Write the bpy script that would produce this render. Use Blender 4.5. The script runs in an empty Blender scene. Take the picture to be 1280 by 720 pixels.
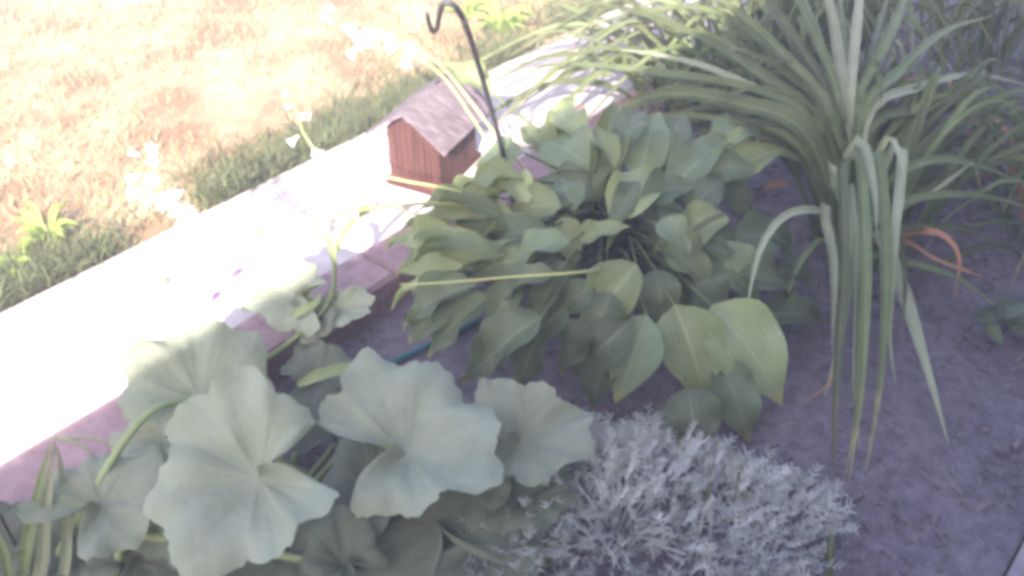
import bpy, math, random
import numpy as np
from mathutils import Vector, Matrix

random.seed(11)
rng = np.random.default_rng(11)
scene = bpy.context.scene
COL = scene.collection

# ------------------------------------------------------------------ camera
F_PX, CAM_H, PITCH = 1100.0, 1.7, math.radians(40)
cam_d = bpy.data.cameras.new('camera'); cam = bpy.data.objects.new('camera', cam_d); COL.objects.link(cam)
cam.location = (0, 0, CAM_H); cam.rotation_euler = (math.radians(90) - PITCH, 0, 0)
cam_d.sensor_width = 36.0; cam_d.lens = F_PX / 1280 * 36.0
cam_d.clip_start = 0.02; cam_d.clip_end = 300
cam_d.dof.use_dof = True; cam_d.dof.focus_distance = 2.3; cam_d.dof.aperture_fstop = 4.0
scene.camera = cam

# ------------------------------------------------------------------ bearings of the place: the path, its border and the house run parallel
BEAR = math.radians(48)
U = Vector((math.cos(BEAR), math.sin(BEAR), 0)); N = Vector((math.sin(BEAR), -math.cos(BEAR), 0))   # along the path / towards the house
def place(s, d, z=0.0):
    return U * s + N * d + Vector((0, 0, z))

# ------------------------------------------------------------------ sky and sun
SUN_EL = math.radians(33); BETA = math.radians(35)
sun_h = -U * math.cos(BETA) + N * math.sin(BETA)
sun_dir = (sun_h * math.cos(SUN_EL) + Vector((0, 0, math.sin(SUN_EL)))).normalized()
world = bpy.data.worlds.new('World'); scene.world = world; world.use_nodes = True
wn = world.node_tree.nodes; wl = world.node_tree.links
bg = wn['Background']; sky = wn.new('ShaderNodeTexSky'); sky.sky_type = 'NISHITA'; sky.sun_disc = False
sky.sun_elevation = SUN_EL; sky.sun_rotation = math.atan2(sun_h.x, sun_h.y); sky.dust_density = 3.0
wl.new(sky.outputs[0], bg.inputs[0]); bg.inputs[1].default_value = 0.15
sd = bpy.data.lights.new('sun', 'SUN'); sd.energy = 4.5; sd.angle = math.radians(0.6); sd.color = (1.0, 0.93, 0.82)
so = bpy.data.objects.new('sun', sd); COL.objects.link(so); so.rotation_euler = (-sun_dir).to_track_quat('-Z', 'Y').to_euler()
scene.view_settings.view_transform = 'Standard'; scene.view_settings.look = 'None'
scene.view_settings.exposure = 2.3; scene.view_settings.gamma = 1.0; scene.view_settings.use_curve_mapping = False
scene.view_settings.use_white_balance = True; scene.view_settings.white_balance_temperature = 6600; scene.view_settings.white_balance_tint = 18
scene.render.engine = 'CYCLES'
scene.cycles.use_denoising = True
scene.cycles.filter_width = 4.0; scene.cycles.adaptive_threshold = .03
scene.cycles.max_bounces = 4; scene.cycles.diffuse_bounces = 3; scene.cycles.glossy_bounces = 1; scene.cycles.transmission_bounces = 3
scene.cycles.volume_bounces = 0; scene.cycles.transparent_max_bounces = 4; scene.cycles.caustics_reflective = False; scene.cycles.caustics_refractive = False

VEIL_DENSITY = 0.038
# ------------------------------------------------------------------ helpers
CAMP = Vector((0, 0, CAM_H))
RAX = Vector((1, 0, 0)); UAX = Vector((0, math.sin(PITCH), math.cos(PITCH))); BAX = Vector((0, -math.cos(PITCH), math.sin(PITCH)))
def at(px, py, z):
    """survey point: where the sight line through a photograph pixel meets height z"""
    d = RAX * ((px - 640) / F_PX) - UAX * ((py - 360) / F_PX) - BAX
    return CAMP + d * ((z - CAM_H) / d.z)
def scale_at(p):            # metres for one photograph pixel at p
    return -(p - CAMP).dot(BAX) / F_PX

def mesh_obj(name, verts, faces, mat, parent=None, uvs=None, smooth=True, solid=None):
    me = bpy.data.meshes.new(name); me.from_pydata([tuple(v) for v in verts], [], faces); me.update()
    if uvs is not None:
        uvl = me.uv_layers.new(name='UVMap')
        idx = np.empty(len(me.loops), dtype=np.int32); me.loops.foreach_get('vertex_index', idx)
        uvl.data.foreach_set('uv', np.asarray(uvs, dtype=np.float32)[idx].ravel())
    if smooth: me.polygons.foreach_set('use_smooth', [True] * len(me.polygons))
    if mat: me.materials.append(mat)
    return link(name, me, parent)
def link(name, me, parent=None):
    o = bpy.data.objects.new(name, me); COL.objects.link(o)
    if parent: o.parent = parent
    return o
def empty(name, loc=(0, 0, 0)):
    o = bpy.data.objects.new(name, None); COL.objects.link(o); o.location = loc; o.empty_display_size = .05
    return o
def tag(o, label=None, cat=None, group=None, kind=None):
    if label: o['label'] = label
    if cat: o['category'] = cat
    if group: o['group'] = group
    if kind: o['kind'] = kind
    return o
def local(parent, pts):
    l = Vector(parent.location); return [Vector(p) - l for p in pts]

def box_frame(o, ax, ay, az, sx, sy, sz, bev=0.0):
    """box spanning 0..sx, 0..sy, 0..sz along three axes from o, with chamfered top edges"""
    v = []
    b = bev
    for (z, i) in ((0, 0), (sz - b, 0), (sz, b)):
        for x, y in ((i, i), (sx - i, i), (sx - i, sy - i), (i, sy - i)):
            v.append(o + ax * x + ay * y + az * z)
    f = [(3, 2, 1, 0), (8, 9, 10, 11)]
    for r in (0, 4):
        for k in range(4):
            f.append((r + k, r + (k + 1) % 4, r + 4 + (k + 1) % 4, r + 4 + k))
    return v, f

def catmull(pts, n):
    pts = [Vector(p) for p in pts]
    P = [pts[0] * 2 - pts[1]] + pts + [pts[-1] * 2 - pts[-2]]
    L = [(pts[i + 1] - pts[i]).length + 1e-6 for i in range(len(pts) - 1)]; tot = sum(L)
    out = []
    for k in range(n):
        q = tot * k / (n - 1); i = 0
        while i < len(L) - 1 and q > L[i]: q -= L[i]; i += 1
        t = min(1, q / L[i]); p0, p1, p2, p3 = P[i:i + 4]
        out.append(0.5 * ((2 * p1) + (p2 - p0) * t + (2 * p0 - 5 * p1 + 4 * p2 - p3) * t * t + (3 * p1 - p0 - 3 * p2 + p3) * t ** 3))
    return out

def tube(name, pts, r0, r1, mat, parent=None, n=14, sides=6, smooth=True):
    c = catmull(pts, n)
    if parent: c = local(parent, c)
    v, f, uv = [], [], []
    for i, p in enumerate(c):
        t = (c[min(i + 1, n - 1)] - c[max(i - 1, 0)]).normalized()
        a = t.cross(Vector((.31, .2, .93))).normalized(); b = t.cross(a)
        r = r0 + (r1 - r0) * i / (n - 1)
        for k in range(sides):
            g = 2 * math.pi * k / sides
            v.append(p + (a * math.cos(g) + b * math.sin(g)) * r); uv.append((k / sides, i / (n - 1)))
    for i in range(n - 1):
        for k in range(sides):
            f.append((i * sides + k, i * sides + (k + 1) % sides, (i + 1) * sides + (k + 1) % sides, (i + 1) * sides + k))
    f.append(tuple(range(sides))[::-1]); f.append(tuple((n - 1) * sides + k for k in range(sides)))
    return mesh_obj(name, v, f, mat, parent, uv, smooth)

def blade(name, pts, w, mat, parent, n=18, twist=0.0, vee=.25, tip=.05, rootw=.6, face=None):
    """strap leaf: a channelled ribbon along a curve, tapering to a point"""
    c = local(parent, catmull(pts, n)) if parent else catmull(pts, n)
    off = Vector(parent.location) if parent else Vector()
    v, f, uv = [], [], []
    for i, p in enumerate(c):
        q = i / (n - 1)
        t = (c[min(i + 1, n - 1)] - c[max(i - 1, 0)]).normalized()
        ref = ((CAMP - (p + off)).normalized() * .75 + Vector((0, 0, .55))) if face is None else face
        s = t.cross(ref)
        if s.length < 1e-3: s = Vector((1, 0, 0))
        s.normalize(); nn = s.cross(t).normalized()
        a = twist * (q - .3); s, nn = s * math.cos(a) + nn * math.sin(a), nn * math.cos(a) - s * math.sin(a)
        ww = w * .5 * (rootw + (1 - rootw) * min(1, q * 3)) * (1 if q < .55 else max(tip, (1 - ((q - .55) / .45) ** 1.7)))
        ww *= 1 + .05 * math.sin(q * 21 + w * 900)
        for k, e in enumerate((-1, -.5, 0, .5, 1)):
            v.append(p + s * e * ww + nn * (abs(e) * ww * vee * 2)); uv.append((.5 + .5 * e, q))
    for i in range(n - 1):
        for k in range(4):
            f.append((i * 5 + k, i * 5 + k + 1, i * 5 + k + 6, i * 5 + k + 5))
    return mesh_obj(name, v, f, mat, parent, uv)

# ------------------------------------------------------------------ materials
def mat_new(name):
    m = bpy.data.materials.new(name); m.use_nodes = True; nt = m.node_tree; nt.nodes.clear()
    out = nt.nodes.new('ShaderNodeOutputMaterial'); return m, nt, out
def nd(nt, t, **kw):
    n = nt.nodes.new(t)
    for k, v in kw.items(): setattr(n, k, v)
    return n
def mth(nt, op, a, b=None, c=None):
    n = nd(nt, 'ShaderNodeMath', operation=op)
    for i, x in enumerate((a, b, c)):
        if x is None: continue
        if isinstance(x, (int, float)): n.inputs[i].default_value = x
        else: nt.links.new(x, n.inputs[i])
    return n.outputs[0]
def mixc(nt, fac, a, b, mode='MIX'):
    n = nd(nt, 'ShaderNodeMix', data_type='RGBA', blend_type=mode)
    for i, x in ((0, fac), (6, a), (7, b)):
        if isinstance(x, (int, float)): n.inputs[i].default_value = x
        elif isinstance(x, tuple): n.inputs[i].default_value = (*x, 1)
        else: nt.links.new(x, n.inputs[i])
    return n.outputs[2]
def noise(nt, scale, detail=4, coord='Object', rough=.55, sub=None):
    tc = nd(nt, 'ShaderNodeTexCoord'); n = nd(nt, 'ShaderNodeTexNoise')
    n.inputs['Scale'].default_value = scale; n.inputs['Detail'].default_value = detail; n.inputs['Roughness'].default_value = rough
    if coord == 'World':
        g = nd(nt, 'ShaderNodeNewGeometry'); nt.links.new(g.outputs['Position'], n.inputs['Vector'])
    else: nt.links.new(tc.outputs[coord], n.inputs['Vector'])
    return n.outputs['Fac']
def ramp(nt, fac, stops):
    r = nd(nt, 'ShaderNodeValToRGB'); e = r.color_ramp.elements
    while len(e) < len(stops): e.new(.5)
    for i, (p, c) in enumerate(stops): e[i].position = p; e[i].color = (*c, 1)
    nt.links.new(fac, r.inputs[0]); return r.outputs[0]

def leaf_mat(name, dark, light, vein_col, kind, transl=.35, rough=.5, vary=.25, tip_col=None, spec=.3):
    m, nt, out = mat_new(name); L = nt.links
    tc = nd(nt, 'ShaderNodeTexCoord'); sep = nd(nt, 'ShaderNodeSeparateXYZ'); L.new(tc.outputs['UV'], sep.inputs[0])
    u, v = sep.outputs[0], sep.outputs[1]
    oi = nd(nt, 'ShaderNodeObjectInfo')
    f = noise(nt, 14, 5, 'World')
    fac = mth(nt, 'ADD', mth(nt, 'MULTIPLY', f, 1.1), mth(nt, 'MULTIPLY', oi.outputs['Random'], .5)); fac = mth(nt, 'SUBTRACT', fac, .35)
    fac.node.use_clamp = True
    col = mixc(nt, fac, dark, light)
    if kind == 'hosta':
        d = mth(nt, 'MULTIPLY', mth(nt, 'ABSOLUTE', mth(nt, 'SUBTRACT', u, .5)), 2)
        mid = mth(nt, 'LESS_THAN', d, .045)
        wav = mth(nt, 'SINE', mth(nt, 'MULTIPLY', d, 42)); vein = mth(nt, 'GREATER_THAN', wav, .86)
        msk = mth(nt, 'MAXIMUM', mth(nt, 'MULTIPLY', mid, .4), mth(nt, 'MULTIPLY', vein, .10))
        h = mth(nt, 'ADD', mth(nt, 'MULTIPLY', wav, .5), mth(nt, 'MULTIPLY', f, .5)); bst = .35; bd = .004
    elif kind == 'strap':
        wav = mth(nt, 'SINE', mth(nt, 'MULTIPLY', u, 50)); d = mth(nt, 'ABSOLUTE', mth(nt, 'SUBTRACT', u, .5))
        msk = mth(nt, 'ADD', mth(nt, 'MULTIPLY', mth(nt, 'LESS_THAN', d, .06), .4), mth(nt, 'MULTIPLY', mth(nt, 'GREATER_THAN', wav, .7), .15))
        h = wav; bst = .25; bd = .002
    elif kind == 'squash':
        # u holds the angle from the nearest main vein, v the radius
        rib = mth(nt, 'LESS_THAN', mth(nt, 'MULTIPLY', u, mth(nt, 'ADD', v, .15)), .018)
        br = mth(nt, 'GREATER_THAN', mth(nt, 'SINE', mth(nt, 'MULTIPLY', mth(nt, 'SUBTRACT', v, mth(nt, 'MULTIPLY', u, .55)), 46)), .93)
        f2 = noise(nt, 60, 4, 'Object')
        msk = mth(nt, 'MAXIMUM', mth(nt, 'MULTIPLY', rib, .3), mth(nt, 'MULTIPLY', br, .10))
        col = mixc(nt, mth(nt, 'MULTIPLY', f2, .35), col, light)
        h = mth(nt, 'ADD', f2, mth(nt, 'MULTIPLY', msk, -.6)); bst = .5; bd = .006
    else:
        msk = mth(nt, 'MULTIPLY', f, .1); h = f; bst = .2; bd = .003
    col = mixc(nt, msk, col, vein_col)
    if tip_col:
        fray = mth(nt, 'ADD', v, mth(nt, 'MULTIPLY', f, .35)); t = mth(nt, 'MULTIPLY', mth(nt, 'SUBTRACT', fray, 1.02), 6); t.node.use_clamp = True
        col = mixc(nt, t, col, tip_col)
    val = mth(nt, 'ADD', 1 - vary / 2, mth(nt, 'MULTIPLY', oi.outputs['Random'], vary))
    hsv = nd(nt, 'ShaderNodeHueSaturation'); L.new(col, hsv.inputs['Color']); L.new(val, hsv.inputs['Value'])
    hue = mth(nt, 'ADD', .488, mth(nt, 'MULTIPLY', oi.outputs['Random'], .024)); L.new(hue, hsv.inputs['Hue'])
    bmp = nd(nt, 'ShaderNodeBump'); bmp.inputs['Strength'].default_value = bst; bmp.inputs['Distance'].default_value = bd; L.new(h, bmp.inputs['Height'])
    p = nd(nt, 'ShaderNodeBsdfPrincipled'); p.inputs['Roughness'].default_value = rough; p.inputs['Specular IOR Level'].default_value = spec
    L.new(hsv.outputs[0], p.inputs['Base Color']); L.new(bmp.outputs[0], p.inputs['Normal'])
    tr = nd(nt, 'ShaderNodeBsdfTranslucent'); L.new(mixc(nt, 1.0, hsv.outputs[0], (1.15, 1.2, .55), 'MULTIPLY'), tr.inputs[0])
    mx = nd(nt, 'ShaderNodeMixShader'); mx.inputs[0].default_value = transl; L.new(p.outputs[0], mx.inputs[1]); L.new(tr.outputs[0], mx.inputs[2])
    L.new(mx.outputs[0], out.inputs[0]); return m

def solid_mat(name, stops, scale=20, detail=6, rough=.8, bump=.4, bd=.01, coord='World', spec=.3, metal=0, stretch=None):
    m, nt, out = mat_new(name); L = nt.links
    f = noise(nt, scale, detail, coord)
    if stretch:
        mp = nd(nt, 'ShaderNodeMapping'); mp.inputs['Scale'].default_value = stretch
        tc = nd(nt, 'ShaderNodeTexCoord'); L.new(tc.outputs['Object'], mp.inputs[0]); L.new(mp.outputs[0], f.node.inputs['Vector'])
    col = ramp(nt, f, stops)
    oi = nd(nt, 'ShaderNodeObjectInfo'); hsv = nd(nt, 'ShaderNodeHueSaturation'); L.new(col, hsv.inputs['Color'])
    L.new(mth(nt, 'ADD', .86, mth(nt, 'MULTIPLY', oi.outputs['Random'], .28)), hsv.inputs['Value'])
    p = nd(nt, 'ShaderNodeBsdfPrincipled'); p.inputs['Roughness'].default_value = rough; p.inputs['Specular IOR Level'].default_value = spec; p.inputs['Metallic'].default_value = metal
    L.new(hsv.outputs[0], p.inputs['Base Color'])
    f2 = noise(nt, scale * 4, 6, coord); bmp = nd(nt, 'ShaderNodeBump'); bmp.inputs['Strength'].default_value = bump; bmp.inputs['Distance'].default_value = bd
    L.new(mth(nt, 'ADD', f, mth(nt, 'MULTIPLY', f2, .6)), bmp.inputs['Height']); L.new(bmp.outputs[0], p.inputs['Normal'])
    L.new(p.outputs[0], out.inputs[0]); return m

M = {}
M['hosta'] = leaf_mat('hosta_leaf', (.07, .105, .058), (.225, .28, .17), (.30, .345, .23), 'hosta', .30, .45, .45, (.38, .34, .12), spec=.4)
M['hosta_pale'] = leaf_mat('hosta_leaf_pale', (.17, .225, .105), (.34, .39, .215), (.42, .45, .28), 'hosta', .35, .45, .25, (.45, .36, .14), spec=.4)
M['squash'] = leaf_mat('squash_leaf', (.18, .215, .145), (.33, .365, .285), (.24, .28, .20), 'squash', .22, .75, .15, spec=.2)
M['squash_shaded'] = leaf_mat('shaded_squash_leaf', (.09, .11, .075), (.18, .20, .15), (.14, .16, .11), 'squash', .2, .8, .2, spec=.2)  # for the low leaves: their shade is put into a darker leaf colour
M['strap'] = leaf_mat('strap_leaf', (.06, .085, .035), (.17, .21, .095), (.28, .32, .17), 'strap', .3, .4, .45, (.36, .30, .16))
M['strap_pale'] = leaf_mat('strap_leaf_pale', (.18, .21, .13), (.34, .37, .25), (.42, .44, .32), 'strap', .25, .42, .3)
M['stalk'] = leaf_mat('green_stalk', (.16, .21, .085), (.29, .34, .16), (.35, .38, .2), 'plain', .15, .5, .2)
M['hosta_stalk'] = leaf_mat('hosta_stalk', (.06, .085, .035), (.15, .18, .08), (.2, .22, .1), 'plain', .1, .5, .3)
M['scape'] = leaf_mat('flower_stalk', (.36, .40, .14), (.52, .54, .22), (.5, .5, .3), 'plain', .15, .5, .1)
M['silver'] = leaf_mat('silver_leaf', (.36, .375, .365), (.76, .77, .76), (.6, .6, .62), 'plain', .15, .9, .1, spec=.1)
M['dead'] = leaf_mat('withered_leaf', (.30, .13, .07), (.55, .28, .18), (.5, .3, .2), 'strap', .25, .7, .2)
M['fallen'] = leaf_mat('fallen_petal', (.16, .08, .17), (.30, .17, .32), (.3, .2, .3), 'plain', .1, .7, .1)
M['litter'] = leaf_mat('dry_litter', (.12, .10, .10), (.27, .23, .21), (.25, .2, .18), 'plain', .1, .8, .0)
M['petal'] = leaf_mat('flower_petal', (.70, .64, .76), (.86, .84, .88), (.62, .5, .7), 'plain', .35, .6, .08)
M['weed'] = leaf_mat('weed_leaf', (.16, .26, .05), (.34, .44, .10), (.4, .44, .2), 'plain', .35, .5, .2)
M['concrete'] = solid_mat('concrete', [(.3, (.30, .27, .265)), (.5, (.42, .385, .38)), (.75, (.50, .465, .46))], 7, 9, .9, .35, .004)
M['apron'] = solid_mat('apron_concrete', [(.3, (.20, .18, .20)), (.7, (.30, .27, .29))], 9, 8, .9, .35, .004)
M['timber'] = solid_mat('border_timber', [(.25, (.20, .13, .135)), (.5, (.29, .195, .205)), (.8, (.36, .26, .27))], 30, 8, .85, .5, .006)
M['soil'] = solid_mat('garden_soil', [(.3, (.12, .10, .125)), (.55, (.18, .152, .18)), (.8, (.25, .215, .245))], 26, 8, .95, .8, .02)
M['chip'] = solid_mat('bark_chip', [(.3, (.09, .075, .09)), (.6, (.16, .135, .15)), (.85, (.26, .215, .23))], 40, 4, .9, .5, .004)
M['lawn'] = solid_mat('lawn_earth', [(.38, (.19, .115, .06)), (.5, (.29, .205, .12)), (.66, (.38, .305, .19))], 3.5, 7, .95, .6, .02)
M['straw'] = leaf_mat('dry_grass', (.21, .135, .07), (.41, .335, .21), (.5, .4, .2), 'plain', .3, .7, .0)
M['grass'] = leaf_mat('green_grass', (.06, .08, .035), (.15, .175, .075), (.2, .3, .1), 'plain', .3, .6, .0)
M['redwood'] = solid_mat('red_painted_wood', [(.3, (.050, .018, .015)), (.6, (.078, .03, .025)), (.8, (.11, .047, .038))], 5, 6, .8, .4, .003, 'Object', stretch=(14, 14, 2))
M['roofwood'] = solid_mat('weathered_roof', [(.3, (.085, .066, .074)), (.52, (.15, .12, .13)), (.72, (.25, .21, .225))], 5, 7, .75, .5, .004, 'Object', stretch=(4, 16, 4))
M['trimwood'] = solid_mat('bare_wood_trim', [(.3, (.09, .04, .025)), (.7, (.14, .07, .045))], 20, 5, .8, .3, .003)
M['iron'] = solid_mat('dark_iron', [(.3, (.035, .035, .045)), (.7, (.07, .07, .08))], 60, 5, .5, .3, .002, spec=.5)
M['hole'] = solid_mat('birdhouse_inside', [(.3, (.02, .015, .015)), (.7, (.03, .02, .02))], 20)
M['hose'] = solid_mat('teal_hose', [(.3, (.02, .10, .12)), (.7, (.035, .15, .18))], 40, 3, .4, .1, .001, spec=.5)
M['pebble'] = solid_mat('pale_pebble', [(.3, (.55, .53, .55)), (.7, (.75, .73, .74))], 30)
M['siding'] = solid_mat('house_siding', [(.3, (.52, .50, .52)), (.7, (.62, .60, .62))], 6, 4, .7, .1, .003)
M['roof'] = solid_mat('house_roof', [(.3, (.10, .09, .09)), (.7, (.16, .15, .15))], 30, 5, .9, .4, .01)

# ------------------------------------------------------------------ the setting
def sheet(name, s0, s1, d0, d1, z, mat, ns=1, ndv=1, bump=0.0, kind='structure', skirt=False):
    S = np.linspace(s0, s1, ns + 1); D = np.linspace(d0, d1, ndv + 1); v = []
    for a in S:
        for b in D:
            p = place(a, b, z)
            if bump: p.z += bump * (math.sin(a * 5.1 + b * 3.3) + .7 * math.sin(b * 9.7 - a * 4.3) + .5 * math.sin(a * 17 + b * 13)) * .5
            v.append(p)
    f = [(i * (ndv + 1) + j, i * (ndv + 1) + j + 1, (i + 1) * (ndv + 1) + j + 1, (i + 1) * (ndv + 1) + j) for i in range(ns) for j in range(ndv)]
    f = [q[::-1] for q in f] if (d1 - d0) * 1 < 0 else f
    return tag(mesh_obj(name, v, f, mat), kind=kind)
sheet('ground', -70, 70, -70, 70, -.07, M['lawn'])
sheet('lawn', -60, 60, -60, -2.27, .055, M['lawn'], 40, 30)
sheet('garden_bed', -9, 13, -1.62, .08, 0.0, M['soil'], 200, 30, .018)

path = tag(empty('garden_path', place(0, -2, 0)), kind='structure')
s = -8.3
k = 0
while s < 12:
    ln = 1.15
    o = place(s, -2.275, -.05 + random.uniform(-.003, .003))
    v, f = box_frame(o, U, N, Vector((0, 0, 1)), ln - .005, .545, .13, .003)
    mesh_obj('slab', local(path, v), f, M['concrete'], path, smooth=False); s += ln; k += 1

border = empty('garden_border', place(0, -1.65, 0))
tag(border, 'weathered pinkish timber border between the pale path and the planting bed', 'border')
s = -8.0
while s < 12:
    ln = 1.32 + random.uniform(-.05, .05)
    a = random.uniform(-.004, .004)
    o = place(s, -1.722 + a, -.06)
    v, f = box_frame(o, U, N, Vector((0, 0, 1)), ln - .006, .165, .17 + random.uniform(-.006, .006), .012)
    mesh_obj('timber', local(border, v), f, M['timber'], border, smooth=False); s += ln

v, f = box_frame(place(-6, .085, -.05), U, N, Vector((0, 0, 1)), 14, 1.2, .10, .01)
tag(mesh_obj('paved_apron', v, f, M['apron'], smooth=False), kind='structure')

# the house whose wall and eave shade the bed; it stands behind the viewer
house = empty('house', place(0, 1.0, 0)); tag(house, 'pale sided house whose shadow covers the planting bed', 'house')
EAVE_Z, EAVE_D = 2.61, .62
v, f = box_frame(place(-7, 1.0, -.05), U, N, Vector((0, 0, 1)), 17, 5.0, EAVE_Z - .05)
mesh_obj('wall', local(house, v), f, M['siding'], house, smooth=False)
for i in range(12):
    z = .12 + i * .19
    v = [place(a, d, zz) for a in (-7.02, 10.02) for d, zz in ((.998, z + .18), (.975, z), (.998, z))]
    mesh_obj('siding_board', local(house, v), [(0, 1, 4, 3), (1, 2, 5, 4), (0, 2, 1), (3, 4, 5)], M['siding'], house, smooth=False)
v = [place(a, d, z) for a in (-7.4, 10.4) for d, z in ((EAVE_D, EAVE_Z), (EAVE_D, EAVE_Z + .14), (3.5, EAVE_Z + .95), (6.4, EAVE_Z + .14), (6.4, EAVE_Z), (3.5, EAVE_Z + .8))]
f = [(i, (i + 1) % 6, 6 + (i + 1) % 6, 6 + i) for i in range(6)] + [(0, 5, 4, 3, 2, 1), (6, 7, 8, 9, 10, 11)]
mesh_obj('roof', local(house, v), f, M['roof'], house, smooth=False)

# ------------------------------------------------------------------ grass
def grass(name, pts, h, w, lean, mat, label, cat):
    n = len(pts); P = np.asarray(pts, dtype=np.float64)
    H = h * rng.uniform(.5, 1.25, n); az = rng.uniform(0, 2 * np.pi, n); la = rng.uniform(0, 2 * np.pi, n); le = lean * rng.uniform(.2, 1.4, n)
    sd_ = np.stack([np.cos(az), np.sin(az), np.zeros(n)], 1) * (w * rng.uniform(.6, 1.3, n))[:, None]
    dr = np.stack([np.cos(la), np.sin(la), np.zeros(n)], 1) * (H * le)[:, None]
    mid = P + dr * .35 + np.stack([np.zeros(n), np.zeros(n), H * .6], 1)
    top = P + dr + np.stack([np.zeros(n), np.zeros(n), H * .95 - le * H * .2], 1)
    V = np.stack([P - sd_, P + sd_, mid - sd_ * .8, mid + sd_ * .8, top], 1).reshape(-1, 3)
    b = (np.arange(n) * 5)[:, None]
    F = np.concatenate([b + [0, 1, 3], b + [0, 3, 2], b + [2, 3, 4]], 0).astype(np.int32)
    me = bpy.data.meshes.new(name); me.vertices.add(len(V)); me.vertices.foreach_set('co', V.ravel())
    me.loops.add(F.size); me.loops.foreach_set('vertex_index', F.ravel()); me.polygons.add(len(F))
    me.polygons.foreach_set('loop_start', np.arange(len(F), dtype=np.int32) * 3); me.update(); me.validate()
    me.materials.append(mat)
    return tag(link(name, me), label, cat, kind='stuff')
def scatter(n, s0, s1, dfun, z):
    S = rng.uniform(s0, s1, n); D = dfun(n)
    u_, n_ = np.array(U), np.array(N)
    return S[:, None] * u_ + D[:, None] * n_ + np.array([0, 0, 1.0]) * z
pts = scatter(70000, -1.5, 7.5, lambda n: -2.36 - 3.6 * rng.uniform(0, 1, n) ** 1.3, .05)
den = np.sin(pts[:, 0] * 3.1 + 1) + np.sin(pts[:, 1] * 4.3 + pts[:, 0] * 2) + rng.normal(0, .8, len(pts))
grass('dry_lawn_grass', pts[den > -.7], .045, .003, 1.1, M['straw'], 'dry straw yellow lawn grass in full sun beyond the path', 'grass')
def edge(n):
    return -2.285 - np.abs(rng.normal(0, .13, n)) * rng.uniform(.4, 1.2, n)
pts = scatter(26000, -1.5, 7.5, edge, .045)
ss = pts @ np.array(U)
den = np.sin(ss * 4.1 + .6) + .8 * np.sin(ss * 9.7 + 2) + rng.normal(0, .5, len(ss))
grass('edge_grass', pts[den > -.55], .095, .0032, .8, M['grass'], 'longer green grass along the far edge of the path', 'grass')

# weeds in the lawn edge
def weed(px, py, label, n=26, r=.09):
    c = at(px, py, .06); e = empty('weed', c); tag(e, label, 'weed', 'weeds in the lawn edge')
    for i in range(n):
        a = random.uniform(0, 6.28); L = r * random.uniform(.6, 1.2); d = Vector((math.cos(a), math.sin(a), 0)); zz = random.uniform(.3, 1.1)
        b = c + d * random.uniform(0, .03)
        blade('leaf', [b, b + d * L * .5 + Vector((0, 0, L * zz * .8)), b + d * L + Vector((0, 0, L * zz * .7))], random.uniform(.012, .022), M['weed'], e, n=6, tip=.1, rootw=.4)
weed(62, 300, 'bright green leafy weed in the grass at the left picture edge')
weed(18, 338, 'small green weed tuft at the path edge nearest the left corner', 16, .07)
weed(630, 40, 'green leafy weed behind the birdhouse and hook', 30, .13)
weed(580, 20, 'tall green weed beside the top of the iron hook', 22, .12)

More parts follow.
